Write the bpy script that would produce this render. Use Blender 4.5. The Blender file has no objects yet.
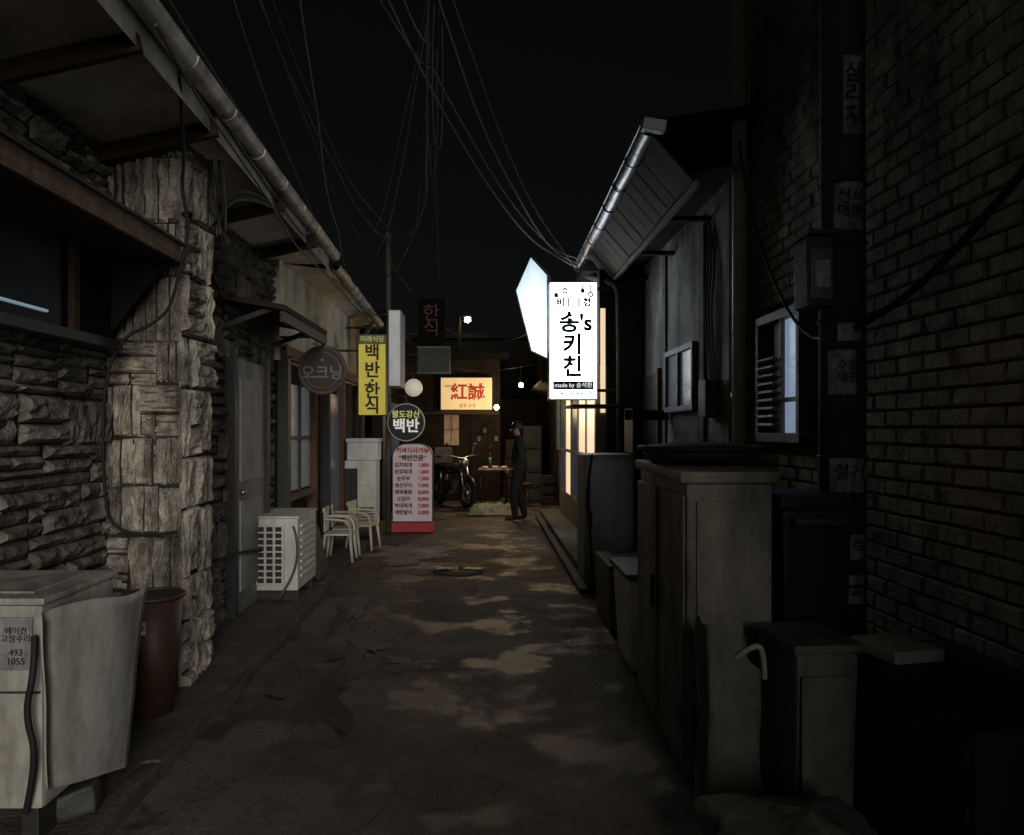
import bpy, bmesh, math, random
from mathutils import Vector, Matrix, noise, Euler
random.seed(7)
S=bpy.context.scene
R=math.radians
# ---------------------------------------------------------------- materials
def M(name,col,rough=.75,var=.25,scale=6,bump=.25,bscale=45,metal=0,dirt=0.0,emit=0,ecol=None,stretch=(1,1,1),spec=.5,dscale=2.5,dcol=(.02,.016,.012)):
    m=bpy.data.materials.new(name); m.use_nodes=True
    nt=m.node_tree; N=nt.nodes; L=nt.links
    b=N['Principled BSDF']
    tc=N.new('ShaderNodeTexCoord'); mp=N.new('ShaderNodeMapping'); mp.inputs['Scale'].default_value=stretch
    L.new(tc.outputs['Object'],mp.inputs['Vector'])
    n=N.new('ShaderNodeTexNoise'); n.inputs['Scale'].default_value=scale; n.inputs['Detail'].default_value=8; n.inputs['Roughness'].default_value=.65
    L.new(mp.outputs[0],n.inputs['Vector'])
    cr=N.new('ShaderNodeValToRGB'); cr.color_ramp.elements[0].position=.3; cr.color_ramp.elements[1].position=.7
    cr.color_ramp.elements[0].color=(*[max(0,c*(1-var)) for c in col],1)
    cr.color_ramp.elements[1].color=(*[min(1,c*(1+var)) for c in col],1)
    L.new(n.outputs['Fac'],cr.inputs[0]); out=cr.outputs[0]
    if dirt>0:
        mp2=N.new('ShaderNodeMapping'); mp2.inputs['Scale'].default_value=(1,1,.35); L.new(tc.outputs['Object'],mp2.inputs['Vector'])
        n2=N.new('ShaderNodeTexNoise'); n2.inputs['Scale'].default_value=dscale; n2.inputs['Detail'].default_value=10; n2.inputs['Roughness'].default_value=.7
        L.new(mp2.outputs[0],n2.inputs['Vector'])
        r2=N.new('ShaderNodeValToRGB'); r2.color_ramp.elements[0].position=.42; r2.color_ramp.elements[1].position=.68
        r2.color_ramp.elements[1].color=(dirt,dirt,dirt,1)
        L.new(n2.outputs['Fac'],r2.inputs[0])
        mx=N.new('ShaderNodeMixRGB'); L.new(r2.outputs[0],mx.inputs[0]); L.new(out,mx.inputs[1]); mx.inputs[2].default_value=(*dcol,1)
        out=mx.outputs[0]
    L.new(out,b.inputs['Base Color'])
    b.inputs['Roughness'].default_value=rough; b.inputs['Metallic'].default_value=metal
    b.inputs['Specular IOR Level'].default_value=spec
    if bump>0:
        nb=N.new('ShaderNodeTexNoise'); nb.inputs['Scale'].default_value=bscale; nb.inputs['Detail'].default_value=6
        L.new(mp.outputs[0],nb.inputs['Vector'])
        bp=N.new('ShaderNodeBump'); bp.inputs['Strength'].default_value=bump; bp.inputs['Distance'].default_value=.02
        L.new(nb.outputs['Fac'],bp.inputs['Height']); L.new(bp.outputs[0],b.inputs['Normal'])
    if emit>0:
        b.inputs['Emission Color'].default_value=(*(ecol or col),1); b.inputs['Emission Strength'].default_value=emit
    return m
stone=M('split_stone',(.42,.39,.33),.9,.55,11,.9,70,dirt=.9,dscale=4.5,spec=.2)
stone_w=M('split_stone_wall_shaded',(.20,.188,.165),.9,.55,11,.9,70,dirt=.9,dscale=4,spec=.2)  # darker stone copy; the alley wall's dimmer light is put into its colour
stone_d=M('split_stone_shaded',(.14,.13,.12),.9,.5,9,.7,60,dirt=.85,spec=.2)  # darker stone copy; light fading down the alley is put into its colour
mortar=M('mortar',(.035,.03,.026),.95,.3,8,.4,60,spec=.1)
brickm=M('painted_brick',(.40,.355,.29),.85,.4,7,.6,70,dirt=.85,dscale=2.2,spec=.25)
brickmort=M('brick_mortar',(.05,.044,.038),.95,.3,8,.4,60,spec=.1)
concrete=M('concrete',(.13,.12,.105),.85,.35,5,.4,50,dirt=.6)
conc_d=M('concrete_wet',(.07,.063,.055),.75,.35,5,.5,45,dirt=.7)
greywall=M('grey_plaster',(.24,.24,.235),.85,.5,3,.6,25,dirt=.9,dscale=2.4,spec=.2)
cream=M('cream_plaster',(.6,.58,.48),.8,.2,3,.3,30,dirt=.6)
soffitm=M('soffit_board',(.60,.55,.46),.75,.2,3,.2,30,dirt=.45)
woodm=M('old_wood',(.13,.065,.035),.7,.4,5,.5,30,stretch=(6,1,6),dirt=.5)
woodd=M('dark_wood',(.04,.027,.018),.8,.4,5,.5,30,stretch=(6,1,6),dirt=.5,spec=.2)
woodr=M('rafter_wood',(.20,.145,.10),.7,.35,5,.4,30,stretch=(6,1,6),dirt=.4)
woods=M('eave_board',(.07,.055,.043),.8,.5,4,.4,30,stretch=(1,5,1),dirt=.85,dscale=5,spec=.2)
darkm=M('dark_metal',(.022,.021,.02),.6,.3,6,.2,40)
blackm=M('black_rubber',(.012,.012,.012),.65,.2,6,.1,40,spec=.3)
cablem=M('cable_grey',(.04,.04,.04),.6,.2,6,0)
cable_l=M('cable_weathered',(.10,.10,.10),.6,.2,6,0)
gutterm=M('gutter_metal',(.52,.51,.47),.55,.3,5,.15,20,metal=.1,dirt=.8,dscale=6)
gutterg=M('gutter_galvanised',(.24,.26,.29),.36,.35,5,.15,20,metal=.8,dirt=.6,dscale=6)
pipem=M('beige_pipe',(.6,.53,.41),.5,.15,4,.1,30,dirt=.4)
acm=M('ac_enamel',(.37,.36,.32),.5,.12,3,.08,40,dirt=.85,dscale=5,dcol=(.06,.052,.04))
acm2=M('ac_panel',(.36,.36,.335),.55,.18,3,.12,20,dirt=.75,dscale=6,dcol=(.12,.11,.09))
whitep=M('white_plastic',(.66,.66,.61),.5,.1,4,.05,40,dirt=.5,dcol=(.12,.1,.08))
dimp=M('grimy_plastic',(.12,.115,.10),.65,.3,4,.2,30,dirt=.8,dscale=4)
bucketm=M('brown_bucket',(.05,.022,.015),.55,.2,4,.1,30,dirt=.5)
poleM=M('utility_pole_concrete',(.05,.048,.046),.7,.35,8,.5,50,dirt=.4)
sticker=M('sticker_paper',(.45,.45,.45),.7,.35,20,.1,40,dirt=.85,dscale=16)
sticker2=M('label_paper',(.20,.20,.20),.7,.3,20,.1,40,dirt=.6,dscale=14)
ink=M('ink_black',(.01,.01,.012),.6,0,5,0)
inkred=M('ink_red',(.35,.012,.012),.6,0,5,0)
inkwhite=M('ink_white',(.5,.5,.48),.6,0,5,0)
inkfade=M('ink_faded',(.28,.25,.24),.7,.3,20,0,dirt=.6,dscale=20)
glassd=M('dark_glass',(.006,.007,.008),.45,.2,3,.03,8,spec=.05)
bins=M('bin_grey_beige',(.20,.19,.155),.65,.35,3,.35,25,dirt=.9,dscale=4,dcol=(.04,.035,.028))
navy=M('navy_bin',(.006,.008,.018),.55,.2,4,.1,30,spec=.25)
farwall=M('far_wall_dark',(.009,.009,.009),.95,.4,2,.4,20,spec=.05)
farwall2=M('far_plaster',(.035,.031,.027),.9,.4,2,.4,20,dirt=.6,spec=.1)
barwall=M('bar_wall_dark',(.018,.014,.011),.9,.6,3,.5,20,dirt=.85,spec=.1)  # base colour kept very dark to offset the pendant light
rooft=M('roof_tile_dark',(.012,.012,.013),.9,.3,5,.3,30,spec=.05)
sheet=M('sheet_pale',(.30,.31,.31),.7,.2,6,.2,30,dirt=.5)
lit_sign=M('lit_sign_white',(.8,.8,.8),.5,0,5,0,emit=7,ecol=(.86,.95,1))
lit_back=M('lit_sign_back',(.8,.8,.8),.5,0,5,0,emit=12,ecol=(.86,.95,1))
lit_side=M('lit_sign_side',(.7,.75,.8),.5,.1,5,0,emit=.38,ecol=(.62,.82,1))
lit_warm=M('lit_sign_warm',(.6,.45,.25),.5,.1,5,0,emit=.55,ecol=(1,.66,.30),dirt=.3,dscale=3,dcol=(.2,.1,.05))
lit_yel=M('sign_yellow',(.62,.50,.06),.5,.1,5,0,emit=.22,ecol=(.9,.74,.10))
lit_pink=M('sign_pink',(.50,.38,.40),.5,.1,5,0,emit=.12,ecol=(.8,.62,.66),dirt=.2)
lit_grey=M('sign_glow_white',(.55,.55,.52),.5,.1,4,0,emit=.12,ecol=(.8,.85,.9),dirt=.4)  # faint emission brightens this pale sign face
sign_dim=M('sign_dim',(.10,.09,.08),.5,.2,4,0,dirt=.5)
glow_warm=M('warm_glass',(.5,.35,.2),.4,.4,4,0,emit=.9,ecol=(1,.76,.5))
glow_cool=M('cool_glass',(.4,.5,.6),.3,.4,4,0,emit=.30,ecol=(.55,.70,1))
glow_dim=M('dim_glass',(.1,.11,.13),.2,.4,4,.05,8,emit=.022,ecol=(.6,.75,1))
bulbm=M('bulb',(1,1,1),.5,0,5,0,emit=60,ecol=(1,.75,.45))
globem=M('globe_lamp',(.7,.66,.58),.4,.05,5,0,emit=.28,ecol=(1,.9,.72))  # globe itself is unlit; a faint emission brightens it

# ---------------------------------------------------------------- helpers
def link(o): S.collection.objects.link(o); return o
def G(name,loc=(0,0,0)):
    e=bpy.data.objects.new(name,None); e.location=loc; e.empty_display_size=.2; link(e); return e
def par(o,p):
    if p is not None:
        o.parent=p; o.matrix_parent_inverse=Matrix.Translation(-p.location)
def mesh(name,v,f,mat,p=None,smooth=False):
    me=bpy.data.meshes.new(name); me.from_pydata([tuple(x) for x in v],[],f); me.update()
    if mat: me.materials.append(mat)
    if smooth:
        for q in me.polygons: q.use_smooth=True
    o=bpy.data.objects.new(name,me); link(o); par(o,p); return o
def fromb(name,bm,mat,p=None,smooth=False):
    me=bpy.data.meshes.new(name); bm.to_mesh(me); bm.free(); me.materials.append(mat)
    if smooth:
        for q in me.polygons: q.use_smooth=True
    o=bpy.data.objects.new(name,me); link(o); par(o,p); return o
def box(name,x0,x1,y0,y1,z0,z1,mat,p=None,bev=.006,rot=None,taper=1.0,cuts=0,jit=0):
    bm=bmesh.new(); bmesh.ops.create_cube(bm,size=1)
    for v in bm.verts:
        t=taper if v.co.z<0 else 1
        v.co=Vector((v.co.x*(x1-x0)*t,v.co.y*(y1-y0)*t,v.co.z*(z1-z0)))
    if bev>0: bmesh.ops.bevel(bm,geom=bm.edges[:],offset=min(bev,.3*min(x1-x0,y1-y0,z1-z0)),segments=2,affect='EDGES',profile=.7)
    if cuts: bmesh.ops.subdivide_edges(bm,edges=bm.edges[:],cuts=cuts,use_grid_fill=True)
    c=Vector(((x0+x1)/2,(y0+y1)/2,(z0+z1)/2))
    rm=Euler([R(a) for a in rot]).to_matrix() if rot else Matrix.Identity(3)
    for v in bm.verts:
        v.co=rm@v.co+c
        if jit: v.co+=Vector(noise.noise_vector(v.co*7))*jit
    return fromb(name,bm,mat,p,smooth=bool(jit))
def cyl(name,a,b,r,mat,p=None,r2=None,seg=20,smooth=True):
    a=Vector(a); b=Vector(b); d=b-a; bm=bmesh.new()
    bmesh.ops.create_cone(bm,cap_ends=True,segments=seg,radius1=r,radius2=r if r2 is None else r2,depth=d.length)
    q=d.to_track_quat('Z','Y').to_matrix()
    for v in bm.verts: v.co=q@v.co+(a+b)/2
    o=fromb(name,bm,mat,p)
    for f in o.data.polygons: f.use_smooth=len(f.vertices)==4
    return o
def sph(name,c,r,mat,p=None,sc=(1,1,1),seg=20):
    bm=bmesh.new(); bmesh.ops.create_uvsphere(bm,u_segments=seg,v_segments=seg//2+2,radius=r)
    for v in bm.verts: v.co=Vector((v.co.x*sc[0],v.co.y*sc[1],v.co.z*sc[2]))+Vector(c)
    return fromb(name,bm,mat,p,True)
def tube(name,pts,r,mat,p=None,smooth=True):
    cu=bpy.data.curves.new(name,'CURVE'); cu.dimensions='3D'; cu.bevel_depth=r; cu.bevel_resolution=2; cu.use_fill_caps=True
    if smooth:
        s=cu.splines.new('NURBS'); s.points.add(len(pts)-1); s.use_endpoint_u=True; s.order_u=3
    else:
        s=cu.splines.new('POLY'); s.points.add(len(pts)-1)
    for i,q in enumerate(pts): s.points[i].co=(*q,1)
    cu.materials.append(mat); o=bpy.data.objects.new(name,cu); link(o); par(o,p); return o
def wire(name,a,b,sag,r=.008,mat=None,p=None,n=14):
    a=Vector(a); b=Vector(b); pts=[]; sd=random.random()*20
    for i in range(n+1):
        t=i/n; q=a.lerp(b,t); q.z-=sag*4*t*(1-t); q+=Vector(noise.noise_vector(q*.8+Vector((sd,0,0))))*.05*min(1,t*5,(1-t)*5); pts.append(q)
    return tube(name,pts,r,mat or blackm,p,False)
def torus(name,c,R1,r,mat,p=None,axis='Y',seg=36):
    v=[];f=[];n=10
    for i in range(seg):
        a=2*math.pi*i/seg
        for j in range(n):
            b=2*math.pi*j/n; rr=R1+r*math.cos(b); h=r*math.sin(b)
            if axis=='Y': q=(rr*math.cos(a),h,rr*math.sin(a))
            elif axis=='X': q=(h,rr*math.cos(a),rr*math.sin(a))
            else: q=(rr*math.cos(a),rr*math.sin(a),h)
            v.append(Vector(q)+Vector(c))
    for i in range(seg):
        for j in range(n):
            f.append((i*n+j,((i+1)%seg)*n+j,((i+1)%seg)*n+(j+1)%n,i*n+(j+1)%n))
    return mesh(name,v,f,mat,p,True)
def text(name,s,x,y,z,size,mat,p=None,rot=(90,0,0),line=.95,sx=1,ext=.002,bold=0):
    cu=bpy.data.curves.new(name,'FONT'); cu.body=s; cu.size=size; cu.align_x='CENTER'; cu.align_y='CENTER'
    cu.space_line=line; cu.extrude=ext; cu.offset=bold; cu.materials.append(mat)
    o=bpy.data.objects.new(name,cu); o.location=(x,y,z); o.rotation_euler=[R(a) for a in rot]; o.scale=(sx,1,1); link(o); par(o,p); return o

# stone cladding
def block(v,f,O,U,V,Nn,u0,u1,v0,v1,d,ra,vert,step):
    g=.004; u0+=g;u1-=g;v0+=g;v1-=g
    if u1-u0<.008 or v1-v0<.008: return
    nu=max(2,int((u1-u0)/step)); nv=max(2,int((v1-v0)/step)); b=len(v)
    sd=random.random()*50; tl=random.uniform(-.02,.02); tk=random.uniform(-.02,.02)
    for i in range(nu+1):
        for j in range(nv+1):
            fu=i/nu; fv=j/nv; u=u0+(u1-u0)*fu; w=v0+(v1-v0)*fv
            e=(i in(0,nu)) or (j in(0,nv))
            if vert: q=Vector((u*40,w*6,sd)); q2=Vector((u*75,w*14,sd))
            else: q=Vector((u*6,w*40,sd)); q2=Vector((u*14,w*75,sd))
            h=d+ra*(1-2*abs(noise.noise(q)))-ra*.5+ra*.8*noise.noise(q2)+tl*(fu-.5)+tk*(fv-.5)
            if e: h=d*.3-.006
            v.append(O+U*(u+(.005*noise.noise(q*1.3) if e else 0))+V*(w+(.005*noise.noise(q*1.7+Vector((9,9,9))) if e else 0))+Nn*h)
    for i in range(nu):
        for j in range(nv):
            a=b+i*(nv+1)+j; f.append((a,a+nv+1,a+nv+2,a+1))
def cladding(name,O,U,V,Nn,w,h,pv,mat,p,mw=.34,mh=.30,sub=(2,3,4),step=.02,ra=.022):
    v=[];f=[];O=Vector(O);U=Vector(U);V=Vector(V);Nn=Vector(Nn)
    z=0
    while z<h-.02:
        hh=min(mh*random.uniform(.75,1.25),h-z)
        if h-z-hh<.06: hh=h-z
        u=-random.uniform(0,mw*.7) if w>mw*.9 else 0
        while u<w-.02:
            ww=mw*random.uniform(.6,1.35); a=max(0,u); c=min(w,u+ww)
            if w-c<.05: c=w
            if c-a>.02:
                vert=random.random()<pv; k=random.choice(sub)
                cuts=[0]+sorted([(i+random.uniform(-.22,.22))/k for i in range(1,k)])+[1]
                zo=random.uniform(-.02,.02) if 0<z<h-.6 else 0
                for i in range(k):
                    d=random.uniform(.012,.055)
                    if vert: block(v,f,O,U,V,Nn,a+(c-a)*cuts[i],a+(c-a)*cuts[i+1],z+zo,z+hh+zo*.5,d,ra,True,step)
                    else:
                        s0,s1=z+hh*cuts[i],z+hh*cuts[i+1]
                        if random.random()<.4 and c-a>.15:
                            m=a+(c-a)*random.uniform(.3,.7)
                            block(v,f,O,U,V,Nn,a,m,s0,s1,d,ra,False,step); block(v,f,O,U,V,Nn,m,c,s0,s1,random.uniform(.012,.045),ra,False,step)
                        else: block(v,f,O,U,V,Nn,a,c,s0,s1,d,ra,False,step)
            u=c if c>u else u+ww
            if u>=w: break
        z+=hh
    return mesh(name,v,f,mat,p)
def bricks(name,O,U,V,Nn,w,h,holes,mat,p,bw=.215,bh=.084,gap=.012):
    v=[];f=[];O=Vector(O);U=Vector(U);V=Vector(V);Nn=Vector(Nn)
    r=0;z=0
    while z<h:
        u=-bw*.5 if r%2 else 0
        while u<w:
            a=max(0,u)+gap*.5; c=min(w,u+bw)-gap*.5; z0=z+gap*.5; z1=z+bh-gap*.5
            if c-a>.03 and not any(a<H[1] and c>H[0] and z0<H[3] and z1>H[2] for H in holes):
                j=lambda s:random.uniform(-s,s)
                d=.013+j(.006); b=len(v); t=j(.005); tt=j(.005)
                P=[(a,z0),(c,z0),(c,z1),(a,z1)]
                for q in P: v.append(O+U*q[0]+V*q[1])
                P2=[(a+.006+j(.004),z0+.006+t),(c-.006+j(.004),z0+.006+tt),(c-.006+j(.004),z1-.006+tt),(a+.006+j(.004),z1-.006+t)]
                for q in P2: v.append(O+U*q[0]+V*q[1]+Nn*(d+j(.004)))
                f.append((b+4,b+5,b+6,b+7))
                for k in range(4): f.append((b+k,b+(k+1)%4,b+4+(k+1)%4,b+4+k))
            u+=bw
        z+=bh; r+=1
    return mesh(name,v,f,mat,p)

# ---------------------------------------------------------------- ground
mesh('ground',[(-120,-120,-.04),(120,-120,-.04),(120,120,-.04),(-120,120,-.04)],[(0,1,2,3)],M('earth',(.04,.036,.03),.9))
def gz(x,y): return .014*noise.noise(Vector((x*1.1,y*1.1,0)))+.007*noise.noise(Vector((x*4,y*4,3)))
def road():
    m=bpy.data.materials.new('alley_asphalt'); m.use_nodes=True; nt=m.node_tree;N=nt.nodes;L=nt.links;b=N['Principled BSDF']
    tc=N.new('ShaderNodeTexCoord')
    def nz(s,d=8,r=.65,vec=None):
        n=N.new('ShaderNodeTexNoise'); n.inputs['Scale'].default_value=s;n.inputs['Detail'].default_value=d;n.inputs['Roughness'].default_value=r
        L.new(vec or tc.outputs['Object'],n.inputs['Vector']); return n.outputs['Fac']
    def ramp(i,p0,c0,p1,c1):
        r=N.new('ShaderNodeValToRGB');r.color_ramp.elements[0].position=p0;r.color_ramp.elements[1].position=p1
        r.color_ramp.elements[0].color=(*c0,1);r.color_ramp.elements[1].color=(*c1,1);L.new(i,r.inputs[0]);return r.outputs[0]
    def mix(f,a,c,t='MIX'):
        x=N.new('ShaderNodeMixRGB');x.blend_type=t
        if isinstance(f,float): x.inputs[0].default_value=f
        else: L.new(f,x.inputs[0])
        for k,s in ((1,a),(2,c)):
            if isinstance(s,tuple): x.inputs[k].default_value=(*s,1)
            else: L.new(s,x.inputs[k])
        return x.outputs[0]
    fine=ramp(nz(130,3),.35,(.055,.048,.041),.7,(.21,.185,.158))
    big=ramp(nz(.9,10,.7),.35,(.5,.48,.46),.65,(1.25,1.2,1.1))
    c=mix(1.0,fine,big,'MULTIPLY')
    vo=N.new('ShaderNodeTexVoronoi'); vo.inputs['Scale'].default_value=.55; vo.distance='CHEBYCHEV'; L.new(tc.outputs['Object'],vo.inputs['Vector'])
    bw=N.new('ShaderNodeRGBToBW'); L.new(vo.outputs['Color'],bw.inputs[0])
    pm=ramp(bw.outputs[0],.52,(0,0,0),.56,(.5,.5,.5))
    c=mix(pm,c,(.050,.045,.04))
    moss=ramp(nz(2.2,8),.56,(0,0,0),.68,(.5,.5,.5)); c=mix(moss,c,(.042,.050,.020))
    vc=N.new('ShaderNodeTexVoronoi'); vc.feature='DISTANCE_TO_EDGE'; vc.inputs['Scale'].default_value=1.3
    wp=N.new('ShaderNodeVectorMath'); wp.operation='MULTIPLY_ADD'
    nn=N.new('ShaderNodeTexNoise'); nn.inputs['Scale'].default_value=3; L.new(tc.outputs['Object'],nn.inputs['Vector'])
    L.new(nn.outputs['Color'],wp.inputs[0]); wp.inputs[1].default_value=(.5,.5,.5); L.new(tc.outputs['Object'],wp.inputs[2]); L.new(wp.outputs[0],vc.inputs['Vector'])
    ck=ramp(vc.outputs['Distance'],.0,(.55,.55,.55),.010,(0,0,0)); c=mix(ck,c,(.012,.011,.01))
    wet=ramp(nz(1.6,9,.6),.50,(0,0,0),.56,(1,1,1))
    c=mix(wet,c,mix(1.0,c,(.33,.33,.33),'MULTIPLY'))
    rr=ramp(nz(1.6,9,.6),.50,(.8,.8,.8),.58,(.34,.34,.34))
    L.new(c,b.inputs['Base Color']); L.new(rr,b.inputs['Roughness']); b.inputs['Specular IOR Level'].default_value=.4
    bp=N.new('ShaderNodeBump'); bp.inputs['Strength'].default_value=.85; bp.inputs['Distance'].default_value=.018
    hb=mix(.5,nz(130,3),nz(14,6)); L.new(hb,bp.inputs['Height']); L.new(bp.outputs[0],b.inputs['Normal'])
    v=[];f=[];nx,ny=70,420
    for i in range(nx+1):
        for j in range(ny+1):
            x=-2.4+4.8*i/nx; y=-6+30*j/ny
            v.append((x,y,gz(x,y)))
    for i in range(nx):
        for j in range(ny):
            a=i*(ny+1)+j; f.append((a,a+ny+1,a+ny+2,a+1))
    mesh('alley_road',v,f,m,None,True)
road()
def blob(name,cx,cy,rx,ry,z,mat,seed,p=None,n=110,am=.45,drape=False):
    v=[(cx,cy,z)];f=[];ring=10 if drape else 1
    for k2 in range(1,ring+1):
        for i in range(n):
            a=2*math.pi*i/n; k=1+am*noise.noise(Vector((math.cos(a)*1.6,math.sin(a)*1.6,seed)))+.4*am*noise.noise(Vector((math.cos(a)*6,math.sin(a)*6,seed)))
            x=cx+rx*k*math.cos(a)*k2/ring; y=cy+ry*k*math.sin(a)*k2/ring
            v.append((x,y,(gz(x,y)+.006) if drape else z))
    if drape: v[0]=(cx,cy,gz(cx,cy)+.006)
    for i in range(n): f.append((0,1+i,1+(i+1)%n))
    for k2 in range(ring-1):
        for i in range(n):
            a=1+k2*n+i; b=1+k2*n+(i+1)%n; f.append((a,a+n,b+n,b))
    return mesh(name,v,f,mat,p,drape)
water=M('wet_stain',(.008,.007,.006),.22,.4,9,.25,60,spec=.35)
blob('puddle',-.98,4.40,.26,.42,0,water,1.3,am=1.5,drape=True)
blob('puddle',-.86,5.25,.18,.36,0,water,5.1,am=1.5,drape=True)
blob('puddle',-.48,4.85,.20,.14,0,water,7.7,am=1.4,drape=True)
blob('puddle',-1.10,6.4,.12,.5,0,water,9.7,am=1.4,drape=True)
mh=G('manhole_cover',(-.28,8.1,.02))
cyl('rim',(-.28,8.1,.0),(-.28,8.1,.022),.27,conc_d,mh,seg=40)
cyl('lid',(-.28,8.1,.0),(-.28,8.1,.028),.22,darkm,mh,seg=40)
blob('water_film',-.30,8.1,.16,.10,.032,M('water',(.01,.01,.01),.08,.1,5,.05,9),3,mh)
lit=G('paper_litter',(-.38,8.15,.03))
blob('sheet',-.45,8.05,.12,.07,.04,whitep,8,lit,am=1.3); blob('scrap',-.16,8.02,.08,.045,.041,whitep,9,lit,am=1.3)
blob('pavement_patch',-.95,9.3,.45,.6,0,M('pale_cement',(.24,.22,.19),.8,.35,4,.5,40,dirt=.7),12,am=1.1,drape=True)
pv=G('concrete_pavement',(-1.75,4,0))
def strip(name,pts_in,x_out,h,mat,p):
    v=[];f=[];n=len(pts_in)
    for i,(x,y) in enumerate(pts_in):
        jx=.025*noise.noise(Vector((y*3,1,0)))
        v+= [(x_out,y,h),(x+jx,y,h+.01*noise.noise(Vector((y*4,0,2)))),(x+jx+.035*(1 if x>x_out else -1),y,-.03)]
    for i in range(n-1):
        a=i*3; f+=[(a,a+1,a+4,a+3),(a+1,a+2,a+5,a+4)]
    return mesh(name,v,f,mat,p)
strip('slab',[(-1.44-.028*max(0,y-4),y) for y in [k*.12 for k in range(-20,96)]],-2.4,.075,M('slab_concrete',(.085,.072,.058),.85,.4,5,.5,45,dirt=.85,dscale=4),pv)
for i in range(9):
    y=-.5+i*1.25
    box('kerb_stone',-1.47-.028*max(0,y-4),-1.385-.028*max(0,y-4),y,y+1.235,-.02,.085+random.uniform(-.012,.008),conc_d,pv,.012,cuts=4,jit=.035,rot=(random.uniform(-.4,.4),0,random.uniform(-.8,.8)))
db=G('debris',(0,7,0))
v=[];f=[]
for i in range(420):
    s=random.choice([-1,1]); x=random.uniform(-1.38,.9) if random.random()<.4 else (random.uniform(-1.36,-1.1) if s<0 else random.uniform(.55,.85)); y=random.uniform(2.6,14); r=random.uniform(.004,.013)
    b=len(v); z=gz(x,y)+.003
    for k in range(5):
        a=k*1.256+random.random(); v.append((x+r*math.cos(a),y+r*math.sin(a),z+random.random()*.006))
    v.append((x,y,z+r*.6))
    for k in range(5): f.append((b+k,b+(k+1)%5,b+5))
mesh('leaf_litter',v,f,M('litter',(.07,.058,.042),.8,.6,30),db)

# ---------------------------------------------------------------- left stone house
lh=G('stone_clad_house',(-2.5,3,0))
box('core_wall',-6,-2.1,-.6,4.2,0,3.02,mortar,lh,0)
box('core_wall_rear',-6,-1.97,4.21,7.0,0,3.02,mortar,lh,0)
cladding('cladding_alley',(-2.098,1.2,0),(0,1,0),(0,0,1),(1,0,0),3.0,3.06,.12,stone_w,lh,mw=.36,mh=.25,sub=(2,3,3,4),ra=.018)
box('pillar_core',-2.09,-1.70,4.22,4.66,0,3.12,mortar,lh,0)
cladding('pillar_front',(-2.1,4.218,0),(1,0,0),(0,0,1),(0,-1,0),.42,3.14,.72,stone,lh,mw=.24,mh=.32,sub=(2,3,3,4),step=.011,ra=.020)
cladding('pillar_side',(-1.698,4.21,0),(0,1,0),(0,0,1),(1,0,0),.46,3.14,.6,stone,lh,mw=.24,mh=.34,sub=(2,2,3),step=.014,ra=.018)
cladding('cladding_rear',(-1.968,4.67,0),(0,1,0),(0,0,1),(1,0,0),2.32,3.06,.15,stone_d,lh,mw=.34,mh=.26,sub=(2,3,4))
mesh('soffit',[(-2.12,-.6,3.03),(-2.12,7.0,3.03),(-1.56,7.6,3.16),(-1.38,-.6,3.19)],[(0,1,2,3)],soffitm,lh)
mesh('roof',[(-1.36,-.6,3.30),(-1.54,7.6,3.27),(-6,7.6,4.7),(-6,-.6,4.7)],[(0,1,2,3)],rooft,lh)
for y in (0.6,1.9,3.2,4.12,5.5,6.6):
    box('soffit_batten',-2.1,-1.45,y-.02,y+.02,3.02,3.14,woodd,lh,.003,rot=(0,-13,0))
def gutter(name,a,b,r,mat,p,n=10):
    a=Vector(a);b=Vector(b);d=(b-a).normalized();s=d.cross(Vector((0,0,1))).normalized();v=[];f=[]
    k=24
    for i in range(k+1):
        t=i/k;c=a.lerp(b,t);c.z+=.016*noise.noise(Vector((t*9,a.x,0)))
        for j in range(n+1):
            an=math.pi+math.pi*j/n; v.append(c+s*r*math.cos(an)+Vector((0,0,r*math.sin(an))))
        for j in range(n+1):
            an=2*math.pi-math.pi*j/n; v.append(c+s*(r-.006)*math.cos(an)+Vector((0,0,(r-.006)*math.sin(an))))
    m=2*(n+1)
    for i in range(k):
        for j in range(m): f.append((i*m+j,(i+1)*m+j,(i+1)*m+(j+1)%m,i*m+(j+1)%m))
    o=mesh(name,v,f,mat,p,True)
    for i in range(1,int((b-a).length/.6)+1):
        c=a+d*.6*i
        if (c-a).length<(b-a).length:
            pts=[c+s*(r+.004)*math.cos(math.pi+math.pi*j/8)+Vector((0,0,(r+.004)*math.sin(math.pi+math.pi*j/8))) for j in range(9)]
            tube('gutter_strap',pts,.006,mat,p,False)
    return o
gutter('gutter',(-1.31,-.6,3.27),(-1.52,7.7,3.27),.055,gutterm,lh)
tube('gutter_lip',[(-1.26,-.6,3.275),(-1.47,7.7,3.275)],.007,gutterm,lh,False)
mesh('fascia',[(-1.375,-.6,3.12),(-1.565,7.6,3.10),(-1.565,7.6,3.27),(-1.375,-.6,3.29)],[(0,1,2,3)],gutterm,lh)
v=[];f=[];n=260
for i in range(n+1):
    y=-.6+8.2*i/n; x=-1.33-.0225*(y+.6); z=3.315+.012*math.sin(i*1.3); v+=[(x,y,z),(x-.35,y,z+.09)]
for i in range(n): f.append((2*i,2*i+2,2*i+3,2*i+1))
mesh('corrugated_edge',v,f,gutterm,lh,True)
aw=G('window_awning',(-1.9,3.5,2.4))
box('top_board',-2.06,-1.63,2.2,4.10,2.50,2.53,darkm,aw,.004,rot=(0,3,0))
box('fascia_board',-1.66,-1.635,2.25,4.09,2.40,2.49,M('fascia_wood',(.16,.105,.068),.75,.5,5,.6,30,stretch=(6,1,6),dirt=.75,dscale=7),aw,.004)
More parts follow.
